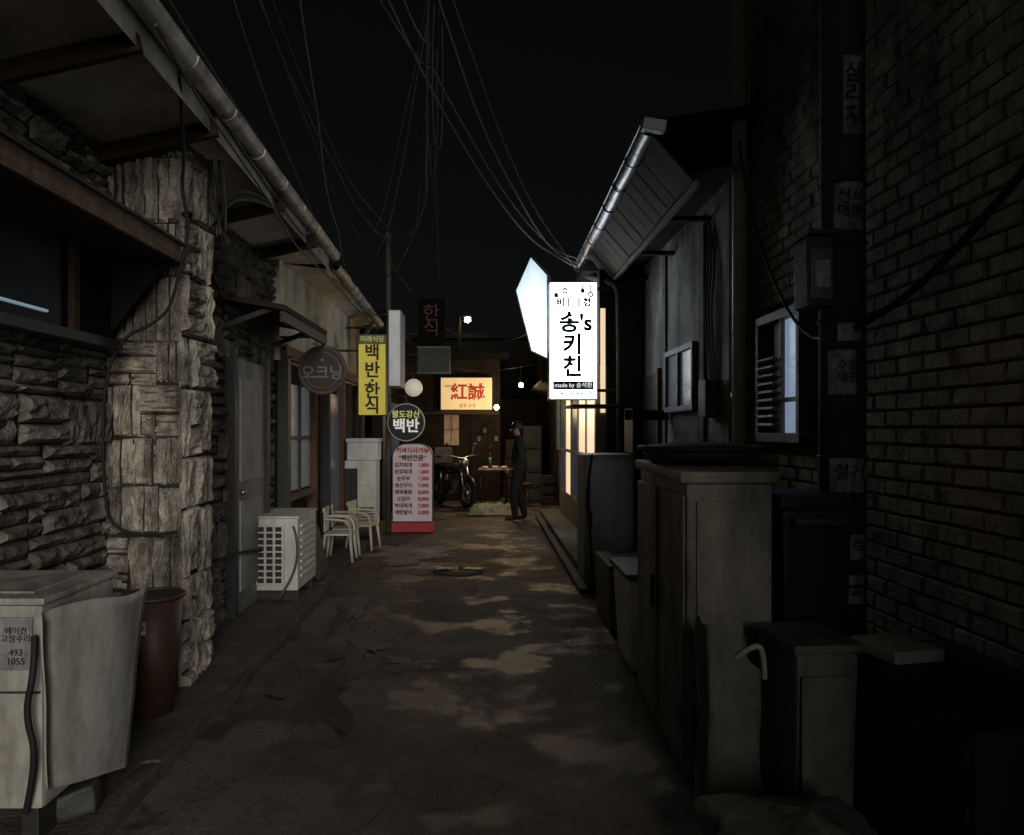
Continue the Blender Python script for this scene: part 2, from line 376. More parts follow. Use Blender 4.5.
box('end_fascia',-2.06,-1.665,2.26,2.285,2.40,2.49,woodm,aw,.004)
box('edge_flashing',-1.67,-1.61,2.2,4.10,2.492,2.505,darkm,aw,.002)
for y in (2.3,4.05):
    mesh('side_panel',[(-2.07,y,2.42),(-1.68,y,2.42),(-2.07,y,1.92),(-2.07,y+.03,2.42),(-1.68,y+.03,2.42),(-2.07,y+.03,1.92)],[(0,1,2),(3,5,4),(0,3,4,1),(1,4,5,2),(2,5,3,0)],rooft,aw)
mesh('lining',[(-2.05,2.34,2.405),(-1.67,2.34,2.405),(-1.67,4.04,2.405),(-2.05,4.04,2.405)],[(0,1,2,3)],woodd,aw)
win=G('bay_window',(-2,3.2,2.1))
box('glass',-2.06,-1.99,2.36,4.04,1.98,2.40,glassd,win,0)
box('sill',-2.07,-1.93,2.34,4.05,1.925,1.975,darkm,win,.005)
for y in (2.95,3.62): box('mullion',-1.99,-1.955,y,y+.05,1.98,2.40,woodd,win,.004)
box('reflection_streak',-1.985,-1.965,3.02,3.42,2.03,2.042,M('reflection_glow',(.5,.6,.7),.4,0,5,0,emit=.2,ecol=(.5,.75,1)),win,.003)  # glowing bar that paints a fluorescent reflection on the glass, not a lamp
dr=G('side_door',(-1.95,6.2,0))
box('leaf',-1.95,-1.90,5.75,6.55,.08,2.05,M('door_paint',(.20,.21,.21),.6,.25,3,.15,30,dirt=.7,dscale=4),dr,.005)
box('frame_near',-1.95,-1.87,5.69,5.745,.08,2.12,darkm,dr,.005); box('frame_far',-1.95,-1.87,6.555,6.61,.08,2.12,darkm,dr,.005)
box('panel_upper',-1.90,-1.885,5.87,6.43,1.1,1.9,sheet,dr,.01); box('panel_lower',-1.90,-1.885,5.87,6.43,.25,.95,sheet,dr,.01)
sph('knob',(-1.86,5.84,1.02),.028,gutterg,dr)
cn=G('door_canopy',(-1.75,6.3,2.4))
box('board',-1.96,-1.46,5.55,7.05,2.42,2.46,woodd,cn,.005,rot=(0,10,0))
box('edge',-1.50,-1.465,5.55,7.05,2.29,2.37,darkm,cn,.005)
box('bracket',-1.95,-1.55,5.62,5.66,2.32,2.36,darkm,cn,.003,rot=(0,-20,0)); box('bracket_2',-1.95,-1.55,6.9,6.94,2.32,2.36,darkm,cn,.003,rot=(0,-20,0))

# ---------------------------------------------------------------- restaurant
rh=G('restaurant_house',(-2.5,9,0))
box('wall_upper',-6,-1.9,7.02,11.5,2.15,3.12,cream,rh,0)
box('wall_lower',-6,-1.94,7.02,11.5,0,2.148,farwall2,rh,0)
for i,y in enumerate((7.1,8.25,8.95,9.9,11.35)): box('timber_post',-1.96,-1.84,y,y+.11,.07,2.2,woodm if i%2 else darkm,rh,.005)
box('head_beam',-1.95,-1.84,7.05,11.5,2.17,2.29,woodm,rh,.005)
box('glazing_pale',-1.935,-1.90,7.25,8.23,.9,1.95,M('pale_panel',(.3,.34,.36),.4,.3,5,.05,20,emit=.03,ecol=(.6,.8,1),dirt=.5),rh,.004)
box('mullion_a',-1.90,-1.875,7.72,7.76,.885,2.0,darkm,rh,.003); box('transom',-1.90,-1.877,7.22,8.24,1.4,1.44,darkm,rh,.003); box('sill',-1.92,-1.84,7.2,8.25,.82,.88,woodm,rh,.004)
box('glass_far',-1.935,-1.90,9.08,9.88,.3,1.95,glow_dim,rh,.004)
gutter('gutter',(-1.56,7.9,3.22),(-1.66,12.0,3.18),.06,gutterm,rh)
mesh('soffit',[(-1.92,7.1,3.06),(-1.92,12,3.06),(-1.70,12,3.12),(-1.61,7.7,3.13)],[(0,1,2,3)],soffitm,rh)
mesh('roof',[(-1.58,7.7,3.26),(-1.68,12,3.24),(-6,12,4.9),(-6,7.7,4.9)],[(0,1,2,3)],rooft,rh)
mesh('fascia',[(-1.615,7.7,3.10),(-1.705,12,3.08),(-1.705,12,3.22),(-1.615,7.7,3.24)],[(0,1,2,3)],gutterm,rh)
tube('downpipe',[(-1.63,11.3,3.12),(-1.75,11.3,3.0),(-1.84,11.35,2.8),(-1.84,11.35,.1)],.035,dimp,rh)
box('conduit_board',-1.9,-1.86,8.3,8.5,2.45,2.75,sheet,rh,.004)
wh=G('dark_shop_house',(-3,13.5,0))
box('wall',-6,-1.72,11.55,15.9,0,3.2,farwall,wh,0); box('roof',-6,-1.5,11.6,15.95,3.22,3.34,rooft,wh,.01)
box('door',-1.72,-1.69,12.6,13.5,.05,2.0,darkm,wh,.005); box('window',-1.72,-1.68,13.9,14.9,1.0,2.0,glow_dim,wh,.005)
lb=G('rear_light_blocker',(-5,-8,0))
box('mass',-12,-2.15,-22,-.62,0,11,farwall2,lb,.02)  # unseen tall block behind the camera, added to narrow the incoming light
for i in range(3):
    for j in range(6): box('window',-2.16,-2.11,-20+j*3.2,-18.6+j*3.2,1.2+i*3,2.6+i*3,glassd,lb,.01)

# ---------------------------------------------------------------- right brick building
bb=G('brick_building',(4,2,0))
box('mass',2.0,14,-4.0,5.72,0,10,brickmort,bb,0)  # unseen height, depth and rear end are shaped to block the sun
bricks('brick_face',(1.998,5.7,0),(0,-1,0),(0,0,1),(-1,0,0),7.2,5.5,[(.33,1.12,1.40,2.30)],brickm,bb)
bricks('brick_end',(2.0,5.722,0),(1,0,0),(0,0,1),(0,1,0),3,5.3,[],brickm,bb)
bw_=G('brick_wall_window',(1.95,5,1.9))
wf=M('window_frame_dull',(.12,.13,.14),.6,.2,6,.1,30,dirt=.5)
box('frame_bottom',1.90,2.02,4.60,5.34,1.42,1.48,wf,bw_,.006); box('frame_top',1.90,2.02,4.60,5.34,2.22,2.28,wf,bw_,.006)
box('frame_near',1.90,2.02,4.60,4.65,1.481,2.219,wf,bw_,.006); box('frame_far',1.90,2.02,5.29,5.34,1.481,2.219,wf,bw_,.006)
box('sash_bar',1.93,1.98,4.95,4.99,1.481,2.219,wf,bw_,.004)
box('glass_lit',1.955,1.985,4.652,4.949,1.482,2.218,glow_cool,bw_,0); box('glass_dark',1.955,1.985,4.991,5.289,1.482,2.218,glassd,bw_,0)
box('sash_rail',1.935,1.954,4.652,4.949,1.68,1.71,wf,bw_,.003)
for i in range(9): box('louvre',1.89,1.93,5.0,5.28,1.52+i*.055,1.54+i*.055,wf,bw_,.003,rot=(0,25,0))
box('curtain',1.94,1.954,4.66,4.74,1.5,2.2,dimp,bw_,.003)
dp=G('drain_pipe',(1.89,5.66,0))
cyl('pipe',(1.88,5.60,.1),(1.88,5.60,7),.055,pipem,dp)
for z in (1.0,1.72,3.4,5): cyl('collar',(1.88,5.60,z),(1.88,5.60,z+.06),.066,pipem,dp)
for z in (2.6,4.2): box('clip',1.86,2.0,5.65,5.67,z,z+.03,darkm,dp,.002)

# grey house right
gh=G('plaster_house',(2.5,8,0))
box('wall',1.85,6,5.76,10.2,0,3.5,greywall,gh,0)
box('plinth',1.80,1.848,5.77,10.2,0,.5,concrete,gh,.006)
for y,z0 in ((6.35,.5),(7.7,.5),(9.0,.5)): box('pilaster',1.825,1.849,y,y+.12,z0,3.3,concrete,gh,.004)
mesh('roof',[(1.12,5.3,3.66),(1.17,9.75,3.66),(6,9.75,4.4),(6,5.3,4.4)],[(0,3,2,1)],rooft,gh)
for i in range(19):
    y=5.34+i*.235; j=random.uniform(-.008,.008)
    mesh('soffit_board',[(1.19,y,3.56+j),(1.19,y+.222,3.56+j),(1.46,y+.222,3.25+j),(1.46,y,3.25+j),(1.19,y,3.58+j),(1.19,y+.222,3.58+j),(1.46,y+.222,3.27+j),(1.46,y,3.27+j)],[(0,1,2,3),(7,6,5,4),(0,4,5,1),(3,2,6,7),(0,3,7,4),(1,5,6,2)],woods,gh)
mesh('inner_soffit',[(1.46,5.4,3.33),(1.46,9.8,3.33),(1.86,9.8,3.40),(1.86,5.4,3.40)],[(0,1,2,3)],woodd,gh)
box('eave_rail',1.465,1.50,5.3,9.8,3.20,3.25,gutterg,gh,.006)
for y in (6.2,7.4,8.6): box('eave_strut',1.50,1.85,y,y+.05,3.21,3.25,woodd,gh,.004)
gutter('gutter',(1.14,5.27,3.60),(1.20,9.7,3.58),.065,gutterg,gh)
tube('gutter_lip',[(1.075,5.27,3.605),(1.135,9.7,3.585)],.009,gutterg,gh,False)
box('gutter_end_cap',1.08,1.24,5.18,5.262,3.55,3.63,M('white_cap',(.7,.7,.66),.5,.2,5,.1,30,dirt=.3),gh,.015,rot=(0,8,0))
tube('downspout',[(1.18,9.62,3.54),(1.20,9.3,3.40),(1.36,8.85,3.25),(1.50,8.60,3.15),(1.52,8.55,2.95),(1.52,8.55,.1)],.04,darkm,gh)
ghw=G('plaster_house_window',(1.83,6.8,1.9))
box('pane',1.82,1.845,6.62,7.55,1.72,2.22,glow_dim,ghw,0)
for nme,a in (('top',(6.57,7.6,2.22,2.27)),('bottom',(6.57,7.6,1.67,1.72))): box('frame_'+nme,1.79,1.85,a[0],a[1],a[2],a[3],wf,ghw,.004)
for y in (6.57,7.07,7.55): box('frame_side',1.79,1.85,y,y+.05,1.721,2.219,wf,ghw,.004)
gd=G('plaster_house_door',(1.83,8.6,0))
box('leaf',1.81,1.845,8.0,8.66,.1,2.1,darkm,gd,.005); box('frame',1.80,1.85,7.93,7.99,.1,2.15,woodm,gd,.004)
em=G('electric_meter',(1.8,6.1,1.7)); box('meter_box',1.74,1.845,6.0,6.2,1.6,1.9,dimp,em,.01)
for k in range(3): tube('wall_cable',[(1.83,6.02+k*.06,1.9),(1.80,6.1+k*.07,2.4),(1.83,6.0+k*.1,2.9),(1.83,6.2,3.2)],.009,blackm,em)

# kitchen
sf=G('kitchen_shopfront',(2,11,0))
box('upper_wall',1.32,1.84,8.75,13.2,2.25,3.35,farwall2,sf,0)
box('end_wall',1.41,1.84,8.75,8.85,0,2.248,farwall2,sf,0)
box('end_window',1.33,1.385,8.735,8.75,1.7,2.9,glow_warm,sf,.002)
box('corner_post',1.28,1.40,8.76,8.88,.12,2.248,woodr,sf,.005)
box('interior_back',1.60,1.62,8.9,13.1,.1,2.24,M('warm_interior',(.4,.28,.16),.8,.5,2,0,emit=.25,ecol=(1,.75,.5)),sf,0)  # back wall glows in place of lighting inside the shop
for i in range(6):
    y=8.9+i*.84
    box('door_stile',1.29,1.34,y,y+.06,.12,2.24,woodr,sf,.004)
    if i<5:
        box('door_rail',1.295,1.335,y+.061,y+.839,.12,.50,woodr,sf,.004)
        box('door_mid_rail',1.30,1.33,y+.061,y+.839,1.15,1.2,woodr,sf,.004)
        box('door_glass',1.31,1.32,y+.061,y+.839,.501,1.149,glow_warm if i in(1,3) else glow_dim,sf,0)
        box('door_glass_upper',1.31,1.32,y+.061,y+.839,1.201,2.1,glow_warm if i in (0,1,3) else glow_dim,sf,0)
box('flat_roof',1.15,6,8.9,13.3,3.36,3.45,rooft,sf,.01)
st=G('shop_step',(1.1,10.5,0)); box('step',.95,1.285,7.7,13.2,-.02,.13,concrete,st,.015,cuts=3,jit=.015)
box('kerb_lower',.86,.945,6.9,13.0,-.02,.06,conc_d,st,.01)
ks=G('kitchen_lightbox_sign',(1,8.55,2.5))
box('case',.722,1.268,8.56,8.74,1.84,3.17,M('sign_case',(.25,.26,.28),.4,.1,5,.05,metal=.4),ks,.01)
box('face',.734,1.256,8.548,8.558,1.855,3.155,lit_sign,ks,.0); box('face_back',.734,1.256,8.742,8.752,1.855,3.155,lit_back,ks,0)
text('title_1','송\'s',1.02,8.542,2.70,.25,ink,ks,bold=.009); text('title_2','키',.985,8.542,2.45,.25,ink,ks,bold=.009); text('title_3','친',.985,8.542,2.20,.25,ink,ks,bold=.009)
text('pretitle','비ㅣ:ㅣ청',1.0,8.542,2.93,.10,ink,ks,bold=.007)
for i,x in enumerate((.80,.90,1.10,1.19)):
    h=(.10,.05,.05,.09)[i]
    box('utensil_stem',x-.009,x+.009,8.541,8.545,3.14-h,3.14,ink,ks,0)
    (torus('utensil_head',(x,8.543,3.14-h-.024),.024,.010,ink,ks) if i in(1,3) else box('utensil_head',x-.024,x+.024,8.539,8.5405,3.14-h-.05,3.14-h,ink,ks,0))
box('credit_band',.765,1.225,8.543,8.547,1.955,2.05,ink,ks,0)
text('credit','made by 송석환',.995,8.538,2.002,.066,M('credit_letter',(.7,.7,.7),.5,0,5,0,emit=1.0,ecol=(.9,.96,1)),ks,bold=0)
text('phone','02)493-1002 백반·안주',.995,8.543,1.905,.046,ink,ks,bold=.003)
tube('arm',[(1.26,8.65,3.1),(1.5,8.68,3.15),(1.84,8.7,3.2)],.018,darkm,ks); tube('arm_low',[(1.26,8.65,1.95),(1.84,8.7,1.95)],.018,darkm,ks)
asg=G('angled_lightbox_sign',(.6,9.2,2.9))
P=[(.37,9.2,3.19),(.55,9.2,3.60),(.78,9.55,3.45),(.78,9.55,2.40),(.56,9.2,2.46)]
D=Vector((.06,.10,0))
mesh('face',P,[(0,4,3,2,1)],lit_side,asg)
Q=[Vector(a)+D for a in P]
mesh('case',[Vector(a)+Vector((.002,.004,0)) for a in P]+Q,[(5,6,7,8,9)]+[(i,(i+1)%5,5+(i+1)%5,5+i) for i in range(5)],darkm,asg)
tube('frame_edge',[P[0],P[1],P[2],P[3],P[4],P[0]],.010,darkm,asg,False)
tube('bracket',[(.8,9.6,3.3),(1.32,9.6,3.3)],.02,darkm,asg)

# ---------------------------------------------------------------- left signs
def disc(name,cx,y,cz,r,th,mat,p): return cyl(name,(cx,y,cz),(cx,y+th,cz),r,mat,p,seg=48)
rs=G('round_hanging_sign',(-1.5,7,2.05))
disc('disc',-1.5,7.0,2.05,.215,.04,M('sign_brown',(.04,.028,.024),.6,.3,8,.1,dirt=.4),rs); torus('rim',(-1.5,7.01,2.05),.21,.02,M('rim_wood',(.09,.07,.055),.6,.3,8,.2),rs)
text('name','오크닝',-1.5,6.992,2.02,.14,inkfade,rs,bold=.003); torus('mark_ring',(-1.5,6.993,2.05),.165,.003,inkfade,rs)
sph('mark_dot',(-1.5,6.992,2.14),.018,inkfade,rs)
tube('bracket',[(-1.5,7.02,2.28),(-1.5,7.02,2.36),(-1.9,7.05,2.36)],.012,darkm,rs,False)
ys=G('yellow_vertical_sign',(-1.41,9.5,2.2))
box('case',-1.59,-1.235,9.51,9.63,1.68,2.70,darkm,ys,.008); box('face',-1.58,-1.245,9.50,9.509,1.69,2.69,lit_yel,ys,0)
box('header',-1.58,-1.245,9.494,9.499,2.575,2.69,M('sign_header',(.12,.11,.05),.5,.1,5,0),ys,0)
text('header_text','미래식당',-1.41,9.488,2.632,.082,M('header_letter',(.5,.5,.2),.6,0,5,0,emit=.2,ecol=(.9,.9,.4)),ys,bold=.001)
for i,(c,z) in enumerate((('백',2.46),('반',2.24),('·',2.11),('한',1.98),('식',1.79))): text('main_%d'%i,c,-1.41,9.494,z,.215,ink,ys,bold=.005)
tube('arm',[(-1.58,9.57,2.5),(-1.9,9.57,2.5)],.015,darkm,ys,False)
bs=G('blank_lightbox_sign',(-1.2,10.1,2.6)); box('case',-1.285,-1.125,10.11,10.7,2.08,3.10,sheet,bs,.01); box('face',-1.277,-1.133,10.10,10.108,2.09,3.09,lit_grey,bs,0)
tube('arm',[(-1.28,10.4,2.9),(-1.9,10.4,2.9)],.015,darkm,bs,False)
r2=G('round_black_sign',(-1.13,10.9,1.62))
disc('disc',-1.13,10.86,1.61,.265,.1,ink,r2); torus('rim',(-1.13,10.87,1.61),.262,.012,inkwhite,r2)
wl=M('sign_letter_lit',(.7,.7,.66),.5,0,5,0,emit=.3,ecol=(1,1,.9))
text('name','팔도강산',-1.13,10.85,1.72,.11,M('sign_letter_yellow',(.7,.65,.2),.5,0,5,0,emit=.25,ecol=(.9,.9,.3)),r2,bold=.002); text('dish','백반',-1.13,10.85,1.55,.21,wl,r2,bold=.006)
tube('arm',[(-1.13,10.9,1.88),(-1.13,10.9,1.98),(-1.9,10.9,1.98)],.012,darkm,r2,False)
mb=G('menu_board_sign',(-1.05,11,0))
n=14;x0,x1=-1.345,-.755;zt=1.31;r=.2
prof=[(x0,.16),(x1,.16)]+[(x1-r+r*math.cos(a),zt-r+r*math.sin(a)) for a in [math.pi/2*i/n for i in range(n+1)]]+[(x0+r+r*math.cos(a),zt-r+r*math.sin(a)) for a in [math.pi/2+math.pi/2*i/n for i in range(n+1)]]
def slab(name,prof,y0,y1,mat,p):
    k=len(prof); v=[(x,y0,z) for x,z in prof]+[(x,y1,z) for x,z in prof]
    return mesh(name,v,[tuple(range(k)),tuple(range(2*k-1,k-1,-1))]+[(i,k+i,k+(i+1)%k,(i+1)%k) for i in range(k)],mat,p)
slab('case',prof,11.01,11.16,darkm,mb)
cx=-1.05; slab('face',[(cx+(x-cx)*.96,.74+(z-.74)*.97) for x,z in prof],11.0,11.008,lit_pink,mb)
box('base',x0-.01,x1+.01,10.98,11.2,.02,.155,M('red_base',(.30,.02,.03),.5,.2,5,0,emit=.03,ecol=(1,.1,.1)),mb,.01)
text('title','저녁식사가능',cx,10.994,1.20,.088,inkred,mb,bold=.003); text('subtitle','*백반전문*',cx,10.994,1.09,.09,ink,mb,bold=.003)
L1=['김치찌개','된장찌개','순두부','생선구이','제육볶음','오징어','부대찌개','계란말이']; L2=['6,000','6,000','6,500','7,000','8,000','8,000','7,000','5,000']
for i in range(8):
    text('dish',L1[i],cx-.13,10.994,.99-i*.098,.070,ink,mb,bold=.002); text('price',L2[i],cx+.16,10.994,.99-i*.098,.070,inkred,mb,bold=.003)
d1=G('grey_box_sign',(-.8,12,2.6)); box('case',-1.075,-.55,12.01,12.15,2.39,2.82,darkm,d1,.01); box('face',-1.05,-.575,12.0,12.009,2.42,2.79,M('sign_dark_grey',(.04,.038,.036),.6,.2,4,0),d1,0)  # face is a plain dark grey
box('trim_top',-1.075,-.55,11.99,12.0,2.80,2.815,sheet,d1,0); box('trim_bottom',-1.075,-.55,11.99,12.0,2.395,2.41,sheet,d1,0); box('trim_side',-.562,-.55,11.99,12.0,2.411,2.799,sheet,d1,0)
text('lettering','호프·소주',-.81,11.99,2.6,.11,sign_dim,d1); tube('arm',[(-1.07,12.08,2.7),(-1.72,12.08,2.7)],.015,darkm,d1,False)
d2=G('dark_vertical_sign',(-.9,13,3.3)); box('case',-1.15,-.69,13.0,13.12,2.95,3.75,farwall,d2,.01); text('lettering','한\n식',-.92,12.99,3.36,.32,M('dim_red',(.06,.025,.02),.6,0,emit=.012,ecol=(.8,.35,.25)),d2,line=.8); tube('arm',[(-1.15,13.06,3.15),(-1.72,13.06,3.15)],.02,darkm,d2,False)
gl=G('globe_lamp',(-1.08,11.5,2.14)); sph('globe',(-1.08,11.5,2.14),.135,globem,gl); tube('arm',[(-1.08,11.5,2.28),(-1.08,11.5,2.36),(-1.72,11.6,2.36)],.012,darkm,gl,False)
tp=G('thin_pole',(-1.41,11.1,0)); cyl('shaft',(-1.41,11.1,0),(-1.41,11.1,4.35),.038,dimp,tp); cyl('cap',(-1.41,11.1,4.35),(-1.41,11.1,4.39),.045,darkm,tp)

# ---------------------------------------------------------------- end of alley
bh=G('bar_house',(-2,17,0))
box('wall',-6,.32,16.0,21,0,3.0,barwall,bh,0); box('roof',-6.2,.5,15.8,21.2,3.01,3.12,rooft,bh,.01)
box('window',-.86,-.55,15.97,15.995,1.18,1.82,M('amber_glass',(.3,.2,.12),.4,.5,7,0,emit=.07,ecol=(1,.60,.32),dirt=.8,dscale=5),bh,0); box('window_bar',-.715,-.70,15.955,15.968,1.18,1.82,darkm,bh,0); box('window_bar_h',-.86,-.55,15.945,15.954,1.5,1.515,darkm,bh,0)
box('door',-.30,.26,15.96,15.998,0,1.85,barwall,bh,.01)
for i in range(5): box('notice',-.28+i*.12,-.21+i*.12,15.94,15.955,1.1+.17*(i%3),1.2+.17*(i%3),(woodd,dimp,woodm)[i%3],bh,.001)
box('awning_strip',-1.3,.3,15.55,15.78,1.84,1.88,woodd,bh,.005,rot=(12,0,0))
hs=G('bar_lightbox_sign',(-.38,15.8,2.25)); box('case',-.93,.16,15.80,15.95,1.91,2.60,darkm,hs,.01); box('face',-.915,.145,15.79,15.799,1.925,2.585,lit_warm,hs,0)
text('name','紅誠',-.36,15.78,2.27,.36,M('red_letter',(.40,.03,.01),.6,0,5,0,emit=.08,ecol=(1,.08,.02)),hs,bold=.008); text('small','since',-.75,15.78,2.42,.09,ink,hs); text('small_2','호프 소주',-.36,15.78,2.0,.09,ink,hs)
eb=G('end_building',(1,24,0))
box('mass',-9,9,22.5,28,0,4.3,farwall,eb,0); box('shutter',.4,2.6,22.44,22.49,0,2.4,woodd,eb,.01); box('coping',-9.1,9.1,22.4,22.495,4.2,4.35,farwall,eb,.01)
rb=G('far_right_house',(3,17,0)); box('wall',1.5,6,13.35,22,0,3.8,farwall2,rb,0); box('awning',1.0,1.5,13.5,17,2.3,2.36,farwall2,rb,.01,rot=(0,12,0))
box('window',1.47,1.499,14.0,15.6,1.1,2.1,glow_dim,rb,0)
for k,(x,y,w_,h,m_) in enumerate(((.98,15.6,.30,.95,darkm),(1.25,15.2,.28,.6,woodd),(.62,16.8,.4,1.3,woodd),(1.05,17.2,.45,1.6,darkm))):
    cg_=G('stacked_crates',(x,y,0))
    for q in range(3): box('crate',x-w_/2+.01*q,x+w_/2-.008*q,y-.15,y+.15,.01+q*h/3,(q+1)*h/3-.01,m_,cg_,.012,rot=(0,0,4*q-3)); box('slot',x-w_/3,x+w_/3,y-.165,y-.158,.06+q*h/3,.09+q*h/3,ink,cg_,0)
def pend(name,x,y,z,e,zt,col=(1,.70,.40)):
    g=G(name,(x,y,z)); sph('bulb',(x,y,z),.045,bulbm,g); cyl('holder',(x,y,z+.03),(x,y,z+.1),.02,darkm,g); tube('cord',[(x,y,z+.1),(x,y,zt)],.006,blackm,g,False)
    l=bpy.data.lights.new('glow','POINT'); l.energy=e; l.color=col; l.shadow_soft_size=.05; o=bpy.data.objects.new('glow',l); o.location=(x,y,z-.10); link(o); par(o,g)
pend('pendant_bulb',.22,14.4,1.93,45,2.6); pend('pendant_bulb',.72,15.2,2.40,22,3.0)
wire('lamp_cable',(-1.7,13.4,2.9),(1.5,15.2,2.95),.3,.008,p=None)
sl=G('street_lamp',(-.5,21.8,0)); cyl('post',(-.75,21.9,0),(-.75,21.9,4.9),.06,farwall,sl); tube('lamp_arm',[(-.75,21.9,4.8),(-.6,21.9,4.85),(-.5,21.9,4.8)],.03,farwall,sl); box('housing',-.62,-.38,21.8,22.1,4.74,4.80,darkm,sl,.01); sph('lens_bulb',(-.5,21.9,4.68),.085,bulbm,sl)
tb=G('street_table',(.1,14.8,0)); box('top',-.12,.48,14.5,15.1,.72,.75,woodr,tb,.008)
for a in (-.08,.42):
    for b in (14.55,15.03): cyl('leg',(a,b,.01),(a,b,.72),.018,darkm,tb)
for i,(a,b) in enumerate(((0,14.65),(.2,14.8),(.36,14.6))): cyl('bowl',(a,b,.75),(a,b,.80),.04,whitep,tb,r2=.065)
cyl('bottle',(.1,14.9,.75),(.1,14.9,.97),.03,M('green_glass',(.02,.12,.04),.2,0),tb); cyl('bottle_neck',(.1,14.9,.97),(.1,14.9,1.04),.012,darkm,tb)
def stool(x,y):
    g=G('round_stool',(x,y,0)); cyl('seat',(x,y,.42),(x,y,.46),.15,M('stool_seat',(.08,.02,.015),.6,.2),g,seg=28)
    for k in range(4):
        a=k*math.pi/2+.4; cyl('leg',(x+.1*math.cos(a),y+.1*math.sin(a),.42),(x+.14*math.cos(a),y+.14*math.sin(a),.01),.012,gutterg,g,seg=8)
stool(-.3,14.7); stool(.78,14.9)
tarp=G('pale_tarp',(.1,13.6,0))
v=[];f=[];n=26
for i in range(n+1):
    for j in range(n+1):
        x=-.30+.85*i/n; y=13.2+1.1*j/n; e=min(i,n-i,j,n-j)/n
        z=.02+min(.09,e*.6)*(1+1.2*noise.noise(Vector((x*9,y*9,0))))
        v.append((x+.08*noise.noise(Vector((x*3,y*3,5))),y+.06*noise.noise(Vector((x*3,y*3,15))),max(.02,z)))
for i in range(n):
    for j in range(n): a=i*(n+1)+j; f.append((a,a+n+1,a+n+2,a+1))
mesh('sheet',v,f,M('tarp_pale',(.22,.245,.19),.7,.3,6,.3,20,dirt=.6,dscale=6),tarp,True)
def bike(x,y,ang):
    g=G('motorbike',(x,y,0)); rub=blackm; bod=M('bike_paint',(.03,.03,.035),.25,.1,4,0); chrome=M('chrome',(.4,.4,.4),.35,0,4,0,metal=1)
    objs=[]
    def T(o): objs.append(o); return o
    for wx in (-.62,.62):
        T(torus('tyre',(wx,0,.30),.255,.048,rub,None)); T(torus('rim',(wx,0,.30),.20,.014,chrome,None)); T(cyl('hub',(wx,-.05,.30),(wx,.05,.30),.045,chrome,None))
        for k in range(8):
            a=k*math.pi/4; T(cyl('spoke',(wx,0,.30),(wx+.2*math.cos(a),0,.30+.2*math.sin(a)),.005,chrome,None,seg=6))
        pts=[(wx+.33*math.cos(a),0,.30+.33*math.sin(a)) for a in [R(25+13*i) for i in range(11)]]; T(tube('mudguard',pts,.035,bod,None))
    for s in (-.07,.07): T(cyl('fork',(.62,s,.30),(.40,s,.92),.02,chrome,None)); T(cyl('swingarm',(-.62,s,.30),(-.12,s,.36),.02,darkm,None)); T(cyl('shock',(-.5,s,.34),(-.4,s,.68),.025,chrome,None))
    T(box('engine',-.16,.18,-.12,.12,.26,.52,darkm,None,.03)); T(sph('tank',(.13,0,.76),.17,bod,None,(1.35,.72,.62))); T(box('seat',-.62,-.04,-.12,.12,.72,.80,rub,None,.035)); T(sph('tail',(-.6,0,.70),.1,bod,None,(1.5,.8,.6)))
    T(tube('frame',[(.42,0,.88),(.2,0,.66),(-.1,0,.64),(-.5,0,.66)],.022,darkm,None)); T(tube('downtube',[(.42,0,.84),(.24,0,.4),(.1,0,.26),(-.15,0,.28)],.02,darkm,None))
    T(tube('handlebar',[(.24,-.36,1.0),(.34,-.2,1.02),(.40,0,.94),(.34,.2,1.02),(.24,.36,1.0)],.014,chrome,None))
    for s in (-1,1): T(cyl('grip',(.24,s*.36,1.0),(.17,s*.44,.99),.02,rub,None)); T(tube('mirror_stem',[(.34,s*.22,1.0),(.36,s*.28,1.2)],.006,chrome,None,False)); T(sph('mirror',(.35,s*.3,1.22),.05,rub,None,(.3,1,.7)))
    T(sph('headlight',(.50,0,.88),.09,chrome,None,(.7,1,1))); T(tube('exhaust',[(.15,-.12,.3),(.0,-.16,.2),(-.4,-.17,.25),(-.75,-.17,.32)],.035,chrome,None)); T(box('delivery_box',-.82,-.45,-.2,.2,.83,1.15,darkm,None,.02))
    m=Matrix.Translation((x,y,0))@Matrix.Rotation(ang,4,'Z')
    for o in objs:
        o.data.transform(m); par(o,g)
bike(-.62,14.9,R(-62))

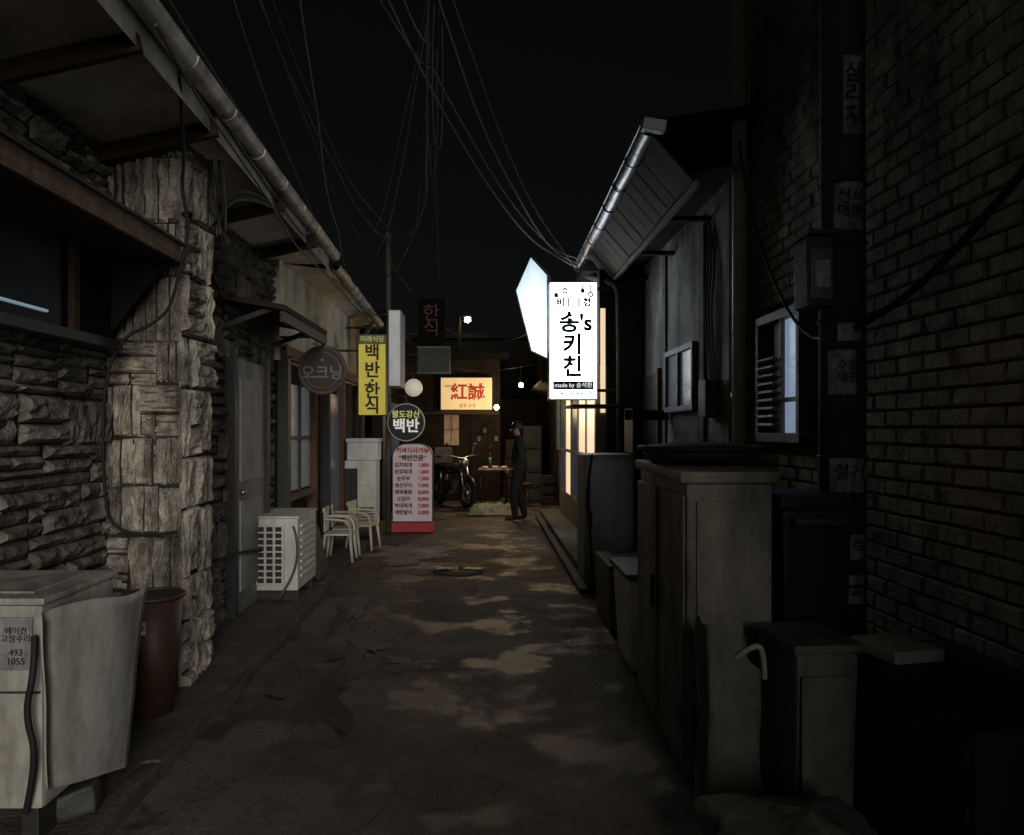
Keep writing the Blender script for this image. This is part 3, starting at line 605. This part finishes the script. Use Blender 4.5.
# ---------------------------------------------------------------- person
def person():
    g=G('standing_person',(.55,12.6,0)); k=.95; ox,oy=.55,12.6
    V=[];E=[];Rr=[]
    def a(x,y,z,r,pnt=None):
        V.append((ox+x*k,oy+y*k,z*k)); Rr.append(r*k)
        if pnt is not None: E.append((pnt,len(V)-1))
        return len(V)-1
    pel=a(0,0,.93,.15); sp=a(.01,0,1.10,.155,pel); ch=a(.01,0,1.30,.17,sp); nb=a(-.005,0,1.44,.07,ch); nk=a(-.02,0,1.51,.05,nb); hd=a(-.035,0,1.57,.075,nk); ht=a(-.03,0,1.66,.085,hd)
    for s in(-1,1):
        sh=a(0,s*.17,1.38,.078,ch); el=a(.05,s*.22,1.12,.065,sh); wr=a(-.09,s*.17,.93,.043,el); pm=a(-.14,s*.165,.90,.030,wr)
        hp=a(0,s*.085,.86,.105,pel); kn=a(-.03+s*.06,s*.1,.48,.078,hp); an=a(.03+s*.09,s*.1,.09,.058,kn); he=a(.02+s*.09,s*.1,.045,.042,an); to=a(-.15+s*.09,s*.11,.04,.034,he)
    me=bpy.data.meshes.new('body'); me.from_pydata(V,E,[]); o=bpy.data.objects.new('body_src',me); link(o)
    md=o.modifiers.new('Skin','SKIN'); md.use_smooth_shade=True
    for i,sv in enumerate(me.skin_vertices[0].data): sv.radius=(Rr[i],Rr[i]); sv.use_root=(i==0)
    o.modifiers.new('Sub','SUBSURF').levels=2; o.modifiers['Sub'].render_levels=2
    dg=bpy.context.evaluated_depsgraph_get(); nm=bpy.data.meshes.new_from_object(o.evaluated_get(dg)); bpy.data.objects.remove(o)
    nm.materials.clear()
    jk=M('jacket_dark',(.018,.018,.02),.9,.3,9,.5,30,spec=.2); tr=M('trousers_dark',(.018,.019,.024),.9,.3,9,.4,30,spec=.2); sk=M('skin',(.35,.2,.14),.55,.1,9,.05); hr=M('hair_black',(.01,.009,.008),.6,.2,40,.4,90)
    for m_ in (jk,tr,sk,blackm): nm.materials.append(m_)
    for q in nm.polygons:
        c=q.center; z=c.z/k; ax=abs(c.y-oy)/k
        q.use_smooth=True
        q.material_index=2 if z>1.475 or (ax>.13 and .86<z<.93 and (c.x-ox)/k<-.10) else (0 if z>.84 else (1 if z>.075 else 3))
    b=bpy.data.objects.new('body',nm); link(b); par(b,g)
    c=Vector((ox-.035*k,oy,1.61*k))
    sph('hair',c+Vector((.022,0,.035)),.098,hr,g,(1,.88,1.0)); sph('nose',c+Vector((-.092,0,-.03)),.014,sk,g,(1.2,.8,1.3))
    for s in(-1,1): sph('eye',c+Vector((-.078,s*.03,-.005)),.009,ink,g); sph('ear',c+Vector((.01,s*.083,-.02)),.022,sk,g,(.8,.35,1.3))
    sph('mouth',c+Vector((-.083,0,-.062)),.014,inkred,g,(.4,1.4,.35))
    torus('collar',(ox-.01,oy,1.465*k),.062,.022,jk,g,axis='Z')
    for s in(-1,1):
        px,py,pz=ox-.15*k,oy+s*.165*k,.895*k
        for i,l in enumerate((.062,.07,.066,.052)):
            yy=py+(i-1.5)*.017; tube('finger_%d'%(i+1),[(px,yy,pz),(px-l*.5,yy,pz-.012),(px-l*.85,yy,pz-.035),(px-l*.8,yy,pz-.055)],.0082,sk,g)
        tube('thumb',[(px+.03,py-s*.02,pz+.005),(px,py-s*.045,pz+.004),(px-.025,py-s*.05,pz-.012)],.0095,sk,g)
person()

# ---------------------------------------------------------------- AC units etc
def grille(g,x0,x1,y,z0,z1,nc,nr,mat,depth=.02):
    box('grille_recess',x0,x1,y-.002,y+.01,z0,z1,ink,g,0)
    w=(x1-x0)
    for i in range(nc+1):
        x=x0+w*i/nc; box('grille_rib',x-.010,x+.010,y-depth,y-.003,z0,z1,mat,g,.003)
    for j in range(nr+1):
        z=z0+(z1-z0)*j/nr; box('grille_slat',x0-.012,x1+.012,y-depth+.003,y-.004,z-.007,z+.007,mat,g,.002)
ac=G('air_conditioner_unit',(-1.78,2.85,0))
box('case',-2.07,-1.515,2.60,3.10,.20,.90,acm,ac,.02); box('top_cover',-2.08,-1.505,2.59,3.12,.902,.925,acm,ac,.012)
box('top_lid_ridge',-2.0,-1.58,2.66,3.03,.926,.935,acm,ac,.008)
torus('fan_ring',(-1.51,2.85,.56),.17,.006,acm,ac,axis='X')
for i in range(6): torus('fan_guard',(-1.51,2.85,.56),.03+.024*i,.003,acm,ac,axis='X')
for i in range(11): box('side_slot',-2.02,-1.86,2.594,2.599,.40+i*.035,.412+i*.035,darkm,ac,0)
for x in(-1.98,-1.6): box('foot',x,x+.06,2.62,3.08,.08,.20,darkm,ac,.005)
box('front_seam',-2.07,-1.52,2.592,2.598,.60,.606,darkm,ac,0)
box('service_label',-1.655,-1.545,2.592,2.598,.68,.86,sticker2,ac,0); text('label_text','에어컨\n고장수리',-1.60,2.589,.80,.028,ink,ac,ext=.001); text('label_num','493\n1055',-1.60,2.589,.725,.032,ink,ac,ext=.001)
tube('refrigerant_hose',[(-1.53,2.58,.80),(-1.50,2.53,.70),(-1.54,2.54,.55),(-1.50,2.55,.40),(-1.56,2.58,.2)],.011,blackm,ac)
dfl=G('air_deflector_panel',(-1.45,2.85,.55))
A=[Vector(q) for q in ((-1.495,2.56,.885),(-1.39,3.14,.86),(-1.45,3.07,.14),(-1.495,2.60,.27))]
v=[];f=[];n=16
for s in (0,1):
    for i in range(n+1):
        for j in range(n+1):
            a=i/n;b=j/n; q=A[0].lerp(A[1],a).lerp(A[3].lerp(A[2],a),b)
            q+=Vector((.035*math.sin(math.pi*a)*(1-b*.5)+.012*noise.noise(q*5)-.006*s,0,.012*math.sin(math.pi*a*2)*(1-b)))
            v.append(q)
m_=(n+1)**2
for i in range(n):
    for j in range(n):
        a=i*(n+1)+j; f.append((a,a+1,a+n+2,a+n+1)); f.append((m_+a,m_+a+n+1,m_+a+n+2,m_+a+1))
for i in range(n):
    for (p,q) in ((i,i+1),((n)*(n+1)+i,(n)*(n+1)+i+1),(i*(n+1),(i+1)*(n+1)),(i*(n+1)+n,(i+1)*(n+1)+n)): f.append((p,q,m_+q,m_+p))
mesh('panel',v,f,acm2,dfl,True); cyl('strut',(-1.45,2.85,.5),(-1.52,2.85,.5),.012,darkm,dfl)
bbk=G('broken_brick',(-1.55,2.85,.1)); box('rubble',-1.62,-1.46,2.75,2.98,.08,.19,darkm,bbk,.02,rot=(0,0,20),cuts=2,jit=.03)
bk=G('brown_bucket',(-1.68,3.86,0))
cyl('body',(-1.68,3.84,.08),(-1.68,3.84,.66),.10,bucketm,bk,r2=.145,seg=36); torus('rim',(-1.68,3.84,.665),.147,.012,bucketm,bk,axis='Z'); cyl('inner_shade_disc',(-1.68,3.84,.6655),(-1.68,3.84,.668),.13,ink,bk,seg=36)  # black disc at the rim stands in for the shaded inside
box('label',-1.725,-1.655,3.700,3.706,.50,.56,sticker,bk,0); text('label_text','재활용',-1.69,3.697,.53,.026,ink,bk,ext=.001)
ac2=G('air_conditioner_unit',(-1.8,6.5,0))
box('case',-1.93,-1.56,6.33,7.02,.16,.76,whitep,ac2,.015); box('top_cover',-1.94,-1.55,6.32,7.03,.762,.78,whitep,ac2,.008)
grille(ac2,-1.90,-1.68,6.325,.22,.70,3,9,whitep)
for i in range(8): box('side_louvre',-1.562,-1.545,6.42,6.95,.26+i*.06,.28+i*.06,whitep,ac2,.003)
for y in(6.4,6.9): box('foot',-1.92,-1.57,y,y+.05,.07,.16,darkm,ac2,.004)
tube('hose',[(-1.6,6.33,.7),(-1.55,6.3,.6),(-1.57,6.3,.3),(-1.7,6.3,.12)],.010,dimp,ac2)
ac3=G('air_conditioner_unit',(-1.6,10,0))
box('case',-1.83,-1.42,9.9,10.25,.25,1.10,whitep,ac3,.015); box('black_side',-1.83,-1.66,9.885,9.898,.35,1.0,ink,ac3,0)
torus('fan_ring',(-1.54,9.9,.7),.085,.008,whitep,ac3); [box('slat',-1.64,-1.44,9.88,9.895,.32+i*.04,.335+i*.04,dimp,ac3,0) for i in range(5)]
for x in(-1.8,-1.5): box('foot',x,x+.05,9.92,10.23,.07,.25,darkm,ac3,.004)
fb=G('foam_box',(-1.6,10,1.1)); box('body',-1.80,-1.40,9.9,10.25,1.102,1.34,whitep,fb,.015); box('lid',-1.815,-1.385,9.885,10.265,1.342,1.39,whitep,fb,.01)
def chair(x,y,rz,z0=0,col=whitep):
    g=G('plastic_chair',(x,y,0)); ob=[]
    ob.append(box('seat',-.2,.2,-.2,.2,.41,.44,col,None,.012))
    for i in range(5): ob.append(box('back_slat',-.17+i*.08,-.12+i*.08,.19,.21,.46,.78,col,None,.006))
    ob.append(box('back_top',-.21,.21,.185,.22,.76,.83,col,None,.015))
    for sx in(-1,1):
        for sy in(-1,1): ob.append(cyl('leg',(sx*.23,sy*.23,.01),(sx*.185,sy*.185,.42),.02,col,None,r2=.026,seg=10))
        ob.append(tube('armrest',[(sx*.20,.2,.66),(sx*.24,.0,.66),(sx*.235,-.19,.62),(sx*.2,-.2,.43)],.018,col,None))
    m=Matrix.Translation((x,y,z0))@Matrix.Rotation(rz,4,'Z')@Matrix.Scale(.72,4)
    for o in ob: o.data.transform(m); par(o,g)
chair(-1.50,9.35,R(80),.03,M('chair_cream',(.6,.56,.40),.5,.1,4,.05,dirt=.3)); chair(-1.62,8.8,R(100),.06,M('chair_cream2',(.5,.46,.34),.5,.1,4,.05,dirt=.4)); chair(-1.60,8.35,R(92),.06,whitep)
lb2=G('leaning_board',(-1.62,7.4,.3)); box('board',-1.66,-1.61,7.15,7.6,.08,.55,darkm,lb2,.006,rot=(0,-14,0))

# ---------------------------------------------------------------- right clutter
cb=G('storage_cabinet',(1,3.7,0))
box('body',.86,1.22,3.2,4.25,.03,1.28,bins,cb,.02,rot=(0,0,-1)); box('lid',.83,1.24,3.16,4.29,1.282,1.33,bins,cb,.015,rot=(.4,0,-1.6))
for y in (3.23,3.75): box('side_door',.845,.864,y,y+.48,.10,1.22,bins,cb,.008,rot=(0,0,-1))
for y in (3.68,3.78): box('handle',.825,.842,y,y+.02,.62,.78,darkm,cb,.004)
box('front_panel',.89,1.19,3.186,3.201,.12,1.2,bins,cb,.01,rot=(0,0,-1))
for z in(.25,1.05): box('hinge',.832,.845,3.23,3.28,z,z+.07,darkm,cb,.003)
blk=G('rubber_basin',(1.15,3.9,1.33)); cyl('basin',(1.08,3.8,1.335),(1.08,3.8,1.41),.24,blackm,blk,r2=.30,seg=40); torus('rim',(1.08,3.8,1.41),.30,.013,blackm,blk,axis='Z'); sph('cover',(1.08,3.8,1.405),.29,blackm,blk,(1,1,.12))
nb_=G('navy_waste_bin',(1.40,3.4,0)); box('body',1.26,1.56,3.22,3.62,.03,1.16,navy,nb_,.03,taper=.86); box('lid',1.245,1.575,3.20,3.64,1.162,1.22,navy,nb_,.02); box('handle',1.30,1.52,3.18,3.205,1.10,1.13,darkm,nb_,.005)
pt=G('plastic_tub',(1.08,4.9,0)); box('body',.86,1.22,4.55,5.15,.02,.60,whitep,pt,.06,taper=.85); box('rim',.845,1.235,4.535,5.165,.60,.635,dimp,pt,.015)
fb2=G('foam_box',(1.05,5.9,0)); box('body',.92,1.3,5.6,6.3,.02,.45,dimp,fb2,.02); box('lid',.91,1.31,5.59,6.31,.452,.5,dimp,fb2,.015)
gc=G('metal_locker',(1.15,7.3,0)); box('body',.93,1.40,7.1,7.65,.05,1.27,M('locker_grey',(.17,.18,.19),.5,.2,4,.1,30,metal=.2,dirt=.6),gc,.012); box('door',.95,1.38,7.085,7.098,.1,1.22,M('locker_door',(.26,.27,.28),.5,.2,4,.1,30,metal=.1,dirt=.6),gc,.006); box('handle',.98,1.0,7.065,7.084,.6,.75,darkm,gc,.003)
tube('gas_hose',[(1.0,7.1,1.27),(.95,7.0,1.0),(.97,7.02,.6),(1.0,7.05,.1)],.012,blackm,gc)
rk=G('dark_counter_shelf',(1.2,7.5,1.7)); box('board',.84,1.50,7.35,7.9,1.72,1.75,blackm,rk,.006); box('bracket',1.44,1.47,7.4,7.85,1.275,1.72,blackm,rk,.003); box('upright',1.40,1.84,7.6,7.63,1.6,1.7,blackm,rk,.003)
gcyl=G('gas_cylinder',(1.6,6.6,0)); cyl('body',(1.6,6.6,.05),(1.6,6.6,1.05),.17,dimp,gcyl,seg=30); sph('shoulder',(1.6,6.6,1.05),.17,dimp,gcyl,(1,1,.6)); cyl('collar',(1.6,6.6,1.12),(1.6,6.6,1.25),.08,darkm,gcyl)
def sack(name,cx,cy,rx,ry,h,mat,seed,op=False,amp=1):
    v=[];f=[];n=56;m=30
    for j in range(m+1):
        t=j/m
        for i in range(n):
            a=2*math.pi*i/n; sq=1/max(abs(math.cos(a)),abs(math.sin(a)))**.75
            rr=(1-.06*t+.04*math.sin(t*5+seed))*sq*(1 if op or t<.6 else max(.02,1-((t-.6)/.4)**2*.97))
            k=1+amp*(.16*noise.noise(Vector((math.cos(a)*2,math.sin(a)*2,t*3+seed)))+.10*(1-2*abs(noise.noise(Vector((math.cos(a)*5,math.sin(a)*5,t*5+seed))))))
            v.append((cx+rx*rr*k*math.cos(a),cy+ry*rr*k*math.sin(a),.02+h*t+(.05*noise.noise(Vector((math.cos(a)*2,math.sin(a)*2,seed))) if j==m and op else 0)-(.10*math.cos(a)*t if op else 0)))
    for j in range(m):
        for i in range(n): f.append((j*n+i,j*n+(i+1)%n,(j+1)*n+(i+1)%n,(j+1)*n+i))
    if not op: f.append(tuple(range(m*n,(m+1)*n)))
    g=G(name,(cx,cy,0)); mesh('bag',v,f,mat,g,True); return g
sackm=M('sack_pale',(.11,.105,.09),.75,.3,5,.4,20,dirt=.8,dscale=6)
g=sack('rubbish_sack',.95,2.97,.11,.10,.64,sackm,2.2,True,.6); tube('handle',[(.95,2.87,.64),(.99,2.82,.70),(1.04,2.83,.69),(1.06,2.88,.56)],.011,M('strap',(.3,.29,.27),.6,.1),g)
sack('cloth_bundle',.98,2.30,.24,.30,.33,M('cloth_pale',(.16,.155,.135),.8,.3,6,.4,20,dirt=.8,dscale=6),5.3)
cbx=G('grey_storage_crate',(1.2,2.95,0)); box('body',1.12,1.36,2.78,3.10,.02,.68,dimp,cbx,.02,rot=(0,0,6),taper=.9); box('rim',1.105,1.375,2.765,3.115,.682,.715,dimp,cbx,.01,rot=(0,0,6)); box('panel_rib',1.15,1.33,2.765,2.778,.15,.6,dimp,cbx,.005,rot=(0,0,6))
lw=G('low_dark_crate',(1.7,2.7,0)); box('crate',1.42,1.97,2.2,3.2,.02,.62,blackm,lw,.015); box('slab',1.5,1.72,2.85,3.1,.622,.67,whitep,lw,.01,rot=(0,0,12))
for z in(.15,.35,.52): box('slat',1.405,1.419,2.22,3.18,z,z+.05,blackm,lw,.003)
up=G('utility_pole',(1.645,3.5,0)); cyl('shaft',(1.645,3.5,0),(1.645,3.5,7.5),.105,poleM,up,r2=.085,seg=40)
for z in (2.0,2.35,2.62,1.38,.8): torus('band',(1.645,3.5,z),.103,.006,darkm,up,axis='Z')
def wrap(name,z0,z1,a0,a1,mat,r=.1065):
    v=[];f=[];n=14
    for i in range(n+1):
        a=R(a0+(a1-a0)*i/n)-math.pi/2
        for z in(z0,z1):
            w=.006*noise.noise(Vector((i*.7,z*9,0))); v.append((1.645+(r-.0027*z)*math.cos(a),3.5+(r-.0027*z)*math.sin(a),z+w))
    for i in range(n): f.append((2*i,2*i+2,2*i+3,2*i+1))
    mesh(name,v,f,mat,up,True)
for (z0,z1,a0,a1) in ((2.83,3.18,-22,30),(2.40,2.62,-45,35),(1.90,1.98,-35,25),(1.66,1.86,-60,10),(1.22,1.38,-55,35),(1.28,1.34,38,62),(.92,1.03,-48,40),(.72,.85,-40,35)):
    wrap('sticker',z0,z1,a0,a1,sticker)
yy=3.5-.108
text('sticker_text','삼\n리\n지',1.650,yy,3.0,.10,ink,up,line=.95,ext=.001); text('sticker_text','전세\n매매',1.638,yy,2.51,.07,ink,up,ext=.001)
text('sticker_text','수도\n배관',1.622,yy,1.76,.055,ink,up,ext=.001); text('sticker_text','철거',1.63,yy-.002,1.31,.075,ink,up,ext=.001)
text('sticker_text','트럭',1.638,yy-.002,.975,.08,ink,up,ext=.001); text('sticker_text','원룸 월세\n493-2022',1.64,yy-.002,.785,.034,ink,up,ext=.001)
pb=G('pole_meter_box',(1.50,3.45,2.2)); box('case',1.43,1.545,3.36,3.52,2.05,2.36,darkm,pb,.012); box('cover',1.44,1.535,3.35,3.359,2.08,2.30,M('meter_cover',(.09,.09,.09),.4,.3,6,.1),pb,.004); box('label',1.455,1.52,3.345,3.349,2.13,2.25,sticker,pb,0); box('hood',1.42,1.555,3.33,3.53,2.362,2.385,darkm,pb,.004)
# cables
cg=G('overhead_cables',(0,7,4.5))
W=[((1.16,9.3,3.55),(-.43,6,5.1),.55,.012),((1.16,9.35,3.5),(-.75,5.6,4.75),.45,.010),((1.10,9.3,3.5),(-.38,6,5.3),.35,.008),
((-.43,6,5.1),(-1.45,9.7,4.0),.25,.01),((-.38,6,5.3),(-1.50,10.5,3.9),.35,.008),((-1.7,6,4.95),(-1.4,12,4.7),.45,.009),((-1.55,5,4.5),(-1.41,11.1,4.3),.35,.008),((-2.0,6,4.95),(-1.72,8.7,3.4),.15,.009),((-1.25,5,4.6),(-1.66,9,3.45),.3,.008),
((-.5,7,5.6),(-.85,9.5,4.1),.05,.009),((-.42,7,5.6),(-.72,9.3,4.3),.1,.008),((-.72,9.3,4.3),(-1.41,11.1,4.25),.2,.008),((-.48,6.5,5.3),(-.62,8.0,4.0),-.05,.012),
((-1.40,2.5,3.42),(-1.60,8.0,3.25),.16,.010),((-1.38,2.5,3.50),(-1.56,7.6,3.36),.10,.008),((-1.30,3.0,3.1),(-1.58,7.8,3.05),.12,.008),((-1.6,8,3.1),(-1.41,11.1,3.2),.15,.01),
((-1.41,11.1,4.0),(-.5,16,3.5),.2,.008),((1.2,9.6,3.5),(.3,16,3.4),.3,.008),
((-.9,4.2,4.6),(-.45,6.5,4.6),.2,.009),((-.45,6.5,4.6),(1.18,9.2,3.56),.35,.010),((-.62,8,4.0),(-1.45,11,3.7),.2,.008),((-.47,6.2,5.3),(-.55,9,3.3),.0,.007),
((-1.9,6,5.3),(-1.55,9.5,3.9),.3,.008),((-.6,4.6,4.4),(-.45,6.4,4.75),.1,.008)]
for i,(a,b,s,r) in enumerate(W): wire('cable',a,b,s,r*.8,cable_l if i%4==0 or i<3 else cablem,cg)
for k in range(2):
    x=-.44-.08*k; y=6.6+.5*k; tube('hanging_loop',[(x,y,5.2),(x-.04,y+.1,4.4),(x+.02,y+.2,3.9-.1*k),(x+.07,y+.25,4.3),(x+.05,y+.3,5.2)],.006,cablem,cg)
c2=G('pole_cables',(1.7,3.5,2.2))
wire('thick_cable',(1.66,3.40,1.96),(1.97,2.45,2.62),.10,.016,blackm,c2); wire('thin_cable',(1.60,3.42,1.95),(1.84,5.50,3.6),.45,.009,blackm,c2)
wc=G('pillar_cables',(-1.6,4.2,2.5))
tube('cable',[(-1.45,3.6,3.2),(-1.58,4.0,2.95),(-1.64,4.10,2.8),(-1.60,4.12,2.6),(-1.66,4.10,2.3),(-1.72,4.10,2.1),(-2.0,4.0,1.95),(-2.02,4.0,1.2),(-1.98,4.08,.9),(-1.66,4.10,.95)],.009,blackm,wc)
for k in range(8): tube('loop',[(-1.60+random.uniform(-.05,.05),4.5,3.1),(-1.54,4.45+random.uniform(-.3,.2),2.9-random.random()*.4),(-1.60,4.5,2.75),(-1.52,4.8,3.0+random.random()*.1),(-1.5,5.6,3.1)],.005,blackm if k%2 else cablem,wc)
tube('cable_wall',[(-1.93,5.0,3.0),(-1.90,5.4,2.4),(-1.90,6.3,2.15),(-1.84,7.1,2.3)],.008,blackm,wc)
tube('cable_low',[(-1.64,4.3,.55),(-1.88,4.7,.5),(-1.88,5.5,.62),(-1.86,6.3,.5)],.012,blackm,wc)

# ---------------------------------------------------------------- light, sky, camera
w=bpy.data.worlds.new('World'); S.world=w; w.use_nodes=True; nt=w.node_tree; bg=nt.nodes['Background']
sky=nt.nodes.new('ShaderNodeTexSky'); sky.sky_type='NISHITA'; sky.sun_disc=False; sky.sun_elevation=R(14); sky.sun_rotation=R(161)
hsv=nt.nodes.new('ShaderNodeHueSaturation'); hsv.inputs['Saturation'].default_value=.15
nt.links.new(sky.outputs[0],hsv.inputs['Color']); nt.links.new(hsv.outputs[0],bg.inputs['Color']); bg.inputs['Strength'].default_value=.0007
sd=bpy.data.lights.new('sun','SUN'); sd.energy=2.4; sd.angle=R(34); sd.color=(1,.94,.85)
so=bpy.data.objects.new('sun',sd); az=R(19); el=R(14)
so.rotation_euler=Vector((-math.sin(az)*math.cos(el),math.cos(az)*math.cos(el),-math.sin(el))).to_track_quat('-Z','Y').to_euler(); so.location=(4,-10,8); link(so)
cam=bpy.data.cameras.new('camera'); cam.lens=26.7; cam.sensor_width=36; cam.shift_x=.0264; cam.shift_y=.0122; cam.clip_end=500; cam.clip_start=.05
co=bpy.data.objects.new('camera',cam); co.location=(0,0,1.5); co.rotation_euler=(R(90),0,0); link(co); S.camera=co
S.view_settings.view_transform='Standard'; S.view_settings.look='None'; S.view_settings.exposure=0
